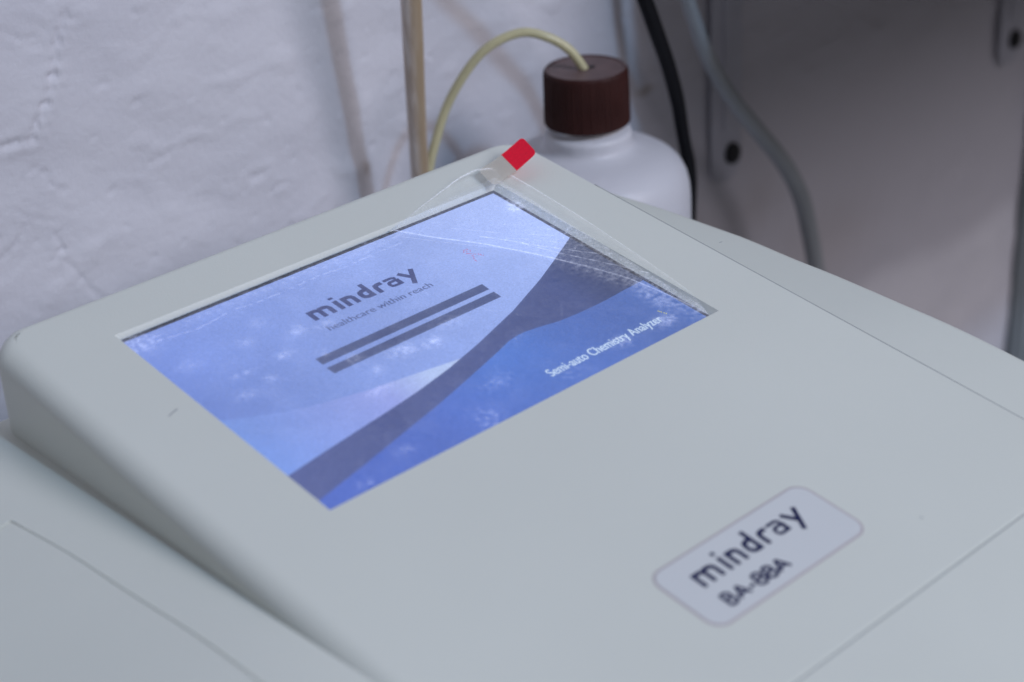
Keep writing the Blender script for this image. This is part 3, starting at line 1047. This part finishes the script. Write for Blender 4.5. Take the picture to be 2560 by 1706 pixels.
# flat part, left of the fold
nv, nu = 230, 360
V = np.linspace(-2.9, 111.8, nv)[:, None] * np.ones((1, nu))
xc = np.interp(V[:, 0], CV, CU)[:, None]
Tt = np.linspace(0, 1, nu)[None, :]
U = 0.6 + (xc - 0.6) * Tt
n1 = vnoise(U, V, 0.11, 2.0); n2 = vnoise(U, V, 0.5, 5.0)
D = 0.035 + 0.05 * np.clip(n1, 0, 1) + 0.02 * n2
# ragged dusty band along the top edge
edge = 3.2 + 1.6 * vnoise(U, V * 0, 0.06, 9.0) + 0.5 * vnoise(U, V * 0, 0.5, 1.0)
D += 0.20 * np.clip(1 - np.abs(V - edge * .4) / 4.6, 0, 1) * (0.5 + 0.6 * n2) * np.clip(U / 30, .35, 1)
D = np.maximum(D, 0.35 * np.exp(-((V - edge - 3.2) / 0.35) ** 2) * np.clip(0.7 + n2 * 2, 0, 1) * (U < 118))
# dirt in the left corner
D += 0.40 * np.exp(-((U - 5) / 6) ** 2 - ((V - 3) / 6) ** 2) * (0.7 + 0.6 * n2)
for (u, v, ru, rv, k) in [(73.9, 58.7, 5, 3.2, .34), (85.4, 61.1, 3.2, 2.6, .38), (53.4, 27.2, 3.5, 2.2, .26), (57.9, 52.6, 3, 3, .18), (136.3, 101.4, 3.2, 2.4, .36), (158.4, 101.5, 4.2, 3.0, .40),
                          (71.2, 105.6, 4, 5, .22), (23.3, 36.3, 4.5, 1.8, .16), (46.1, 14.6, 3, 3, .12), (53.7, 71.6, 6, 2, .16), (63, 30, 3, 2, .24), (41, 36, 3, 2, .2), (36, 22, 3, 2, .16), (60, 62, 2.5, 2.5, .2), (52, 43, 2, 2, .18), (30, 44, 2.5, 2, .16),
                          (97, 55, 5, 4, .12), (14, 22, 5, 3, .1), (18, 47, 4, 2.4, .12), (110, 104, 5, 2.5, .12), (40, 101, 3, 2, .2), (20, 106, 3, 2, .14), (86, 92, 6, 3, .1), (165, 90, 3, 8, .15)]:
    g_ = np.exp(-((U + 2.8 - u) / ru) ** 2 - ((V - 2.3 - v) / rv) ** 2)
    D += k * g_ * np.clip(0.75 + 1.4 * n2 + .5 * n1, 0.1, 1.6)
# dust beside the fold, heavier to the lower right
dist = (xc - U)
D += 0.22 * np.exp(-(dist / 5.0) ** 2) * np.clip((V - 40) / 30, 0, 1) * np.clip(.6 + n2 * 1.5, 0, 1.4)
D = np.maximum(D, 0.36 * np.exp(-(dist / 0.6) ** 2))  # bright line along the fold: its highlight painted into the mask
segs = []
for k in range(46):
    a = rng.uniform(90, 168); b_ = rng.uniform(2, 90); an = rng.uniform(-.2, 3.3); l_ = rng.uniform(1, 9)
    segs.append((a, b_, a + l_ * math.cos(an), b_ + l_ * math.sin(an), rng.uniform(.12, .25), rng.uniform(.1, .4)))
segs += [(121, 1, 141, 26, .3, .5), (118, 2, 150, 42, .25, .35), (100, 4, 121, 1, .3, .4), (60, 10, 90, 7, .25, .2)]
D = np.maximum(D, scratches(U, V, segs))
Hh = -1.25 + 0.15 * n1 + 0.5 * np.exp(-(dist / 1.0) ** 2)
film = film_grid(U, V, Hh, D, 'screen_film', AN)

# lifted corner: outer edge curve against the fold curve
outer = [(119.0, -3.0, -1.2), (124.5, -3.6, 0.2), (136, -6.6, 1.2), (148.5, -9.9, 2.0), (161, -12.9, 2.8), (170.0, -13.2, 3.6), (175.5, -9.5, 4.0), (177.8, -3.0, 3.8), (178.6, 15, 3.0), (178.4, 45, 1.9), (176.6, 75, 0.9), (174.4, 98, .3), (170.3, 110.4, -1.0)]
tk = [0, .05, .14, .24, .34, .42, .47, .52, .64, .76, .88, .95, 1]
na, nb = 280, 150
ta = np.linspace(0, 1, na)[:, None] * np.ones((1, nb)); tb = np.ones((na, 1)) * np.linspace(0, 1, nb)[None, :]
cd_ = np.linspace(0, 1, len(crease))
oU = np.interp(ta, tk, [p[0] for p in outer]); oV = np.interp(ta, tk, [p[1] for p in outer]); oH = np.interp(ta, tk, [p[2] for p in outer])
cU = np.interp(ta, cd_, CU); cV = np.interp(ta, cd_, CV)
U = cU + (oU - cU) * tb; V = cV + (oV - cV) * tb
n1 = vnoise(U, V, 0.12, 12.0); n2 = vnoise(U, V, 0.6, 15.0)
Hh = -1.0 + (oH + 1.0) * (tb ** 0.75) + 0.7 * np.sin(math.pi * tb) * np.sin(math.pi * ta) + 0.25 * n1
inside = ((U < 171.5) & (V > -3.5))
D = 0.05 + 0.05 * np.clip(n1, 0, 1) + 0.02 * n2 + 0.06 * inside
D += 0.14 * (tb > 0.985) + 0.26 * np.exp(-(((1 - tb) * 60) / 1.2) ** 2)
D = np.maximum(D, 0.32 * np.exp(-((tb * np.hypot(oU - cU, oV - cV)) / 0.9) ** 2))  # fold highlight painted along this side too
D += 0.22 * np.exp(-((U + 2.0 - 165.4) / 3.2) ** 2 - ((V - 1.5 - 15.8) / 3.0) ** 2) * np.clip(1 + 2 * n2, 0, 2) * 1.6  # bright smudge, with lamp reflection off the film painted in
D += 0.05 * np.exp(-((170.5 - U) / 3.2) ** 2) * np.clip(.7 + 1.5 * n2, 0, 1.5) * inside
D += 0.06 * inside * np.clip((V - 20) / 40, 0, 1) * np.clip(.8 + n2, 0, 1.5)
segs = [(141, 22, 168, 62, .3, .6), (146, 27, 171, 58, .25, .45), (150, 36, 172, 80, .35, .5), (131, 3, 158, 28, .2, .3), (140, 5, 166, 40, .2, .25), (163, 44, 170, 40, .25, .6), (160, 52, 166, 50, .25, .5), (152, 20, 170, 47, .2, .3),
        (136, 12, 172, 52, .25, .45), (128, 1, 134, -2, .2, .4), (150, -3, 168, 0, .2, .2)]
for k in range(48):
    a = rng.uniform(135, 168); b_ = rng.uniform(4, 90); an = rng.uniform(.6, 1.5) + (1.2 if rng.random() < .3 else 0); l_ = rng.uniform(.6, 8)
    segs.append((a, b_, a + l_ * math.cos(an), b_ + l_ * math.sin(an), rng.uniform(.1, .18), rng.uniform(.06, .28)))
D = np.maximum(D, scratches(U, V, segs))
M['film_corner'] = M['film'].copy()
for nd in M['film_corner'].node_tree.nodes:
    if nd.type == 'FRESNEL': nd.inputs['IOR'].default_value = 1.14
corner = film_grid(U, V, Hh, D, 'lifted_corner', film)
corner.data.materials[0] = M['film_corner']


def tabpt(s, t):
    """s along the tab 0..1, t across 0..1"""
    A = Vector((170.3, -11.9, 3.4)); D_ = Vector((167.4, 0.8, 3.0)); B = Vector((196.1, -14.4, 9.2)); C_ = Vector((192.1, -1.6, 8.8))
    p = A * (1 - s) * (1 - t) + D_ * (1 - s) * t + B * s * (1 - t) + C_ * s * t
    p.z += -0.9 * math.sin(math.pi * s)
    return p


def tab_sheet(s0, s1, th, round0, round1, nS=24, nT=12, t0=0, t1=1, lift=0.0):
    b = MB(); r = 0.16
    Lx, Lt = 27.0, 13.0
    top = []
    for k in range(2):
        for j in range(nS + 1):
            s = s0 + (s1 - s0) * j / nS
            ds0 = (s - s0) * Lx; ds1 = (s1 - s) * Lx
            ins = 0
            rr = 2.0
            if round0 and ds0 < rr: ins = rr - math.sqrt(max(0, rr * rr - (rr - ds0) ** 2))
            if round1 and ds1 < rr: ins = max(ins, rr - math.sqrt(max(0, rr * rr - (rr - ds1) ** 2)))
            e = ins / Lt
            for i in range(nT + 1):
                t = t0 + (t1 - t0) * i / nT
                t = e + (1 - 2 * e) * t
                p = tabpt(s, t)
                top.append(PW(p.x, p.y, p.z + lift - k * th))
    W_ = nT + 1; N_ = (nS + 1) * W_
    fs = []
    for j in range(nS):
        for i in range(nT):
            a = j * W_ + i
            fs.append((a, a + 1, a + W_ + 1, a + W_)); fs.append((N_ + a, N_ + a + W_, N_ + a + W_ + 1, N_ + a + 1))
        fs.append((j * W_, (j + 1) * W_, N_ + (j + 1) * W_, N_ + j * W_))
        a = j * W_ + nT
        fs.append((a, N_ + a, N_ + a + W_, a + W_))
    for i in range(nT):
        fs.append((i, N_ + i, N_ + i + 1, i + 1))
        a = nS * W_ + i
        fs.append((a, a + 1, N_ + a + 1, N_ + a))
    b.add(top, fs)
    return b


ct = tab_sheet(0.0, 0.522, 0.12, True, False)
ct.build('clear_tab', M['clear_tab'], film, smooth=False)
rt_ = tab_sheet(0.525, 1.0, 0.18, False, True, nS=30)
rt_.build('red_tab', M['red'], film, smooth=False)

# ------------------------------------------------------------------ render settings kept light
S.cycles.max_bounces = 8
S.cycles.transparent_max_bounces = 16
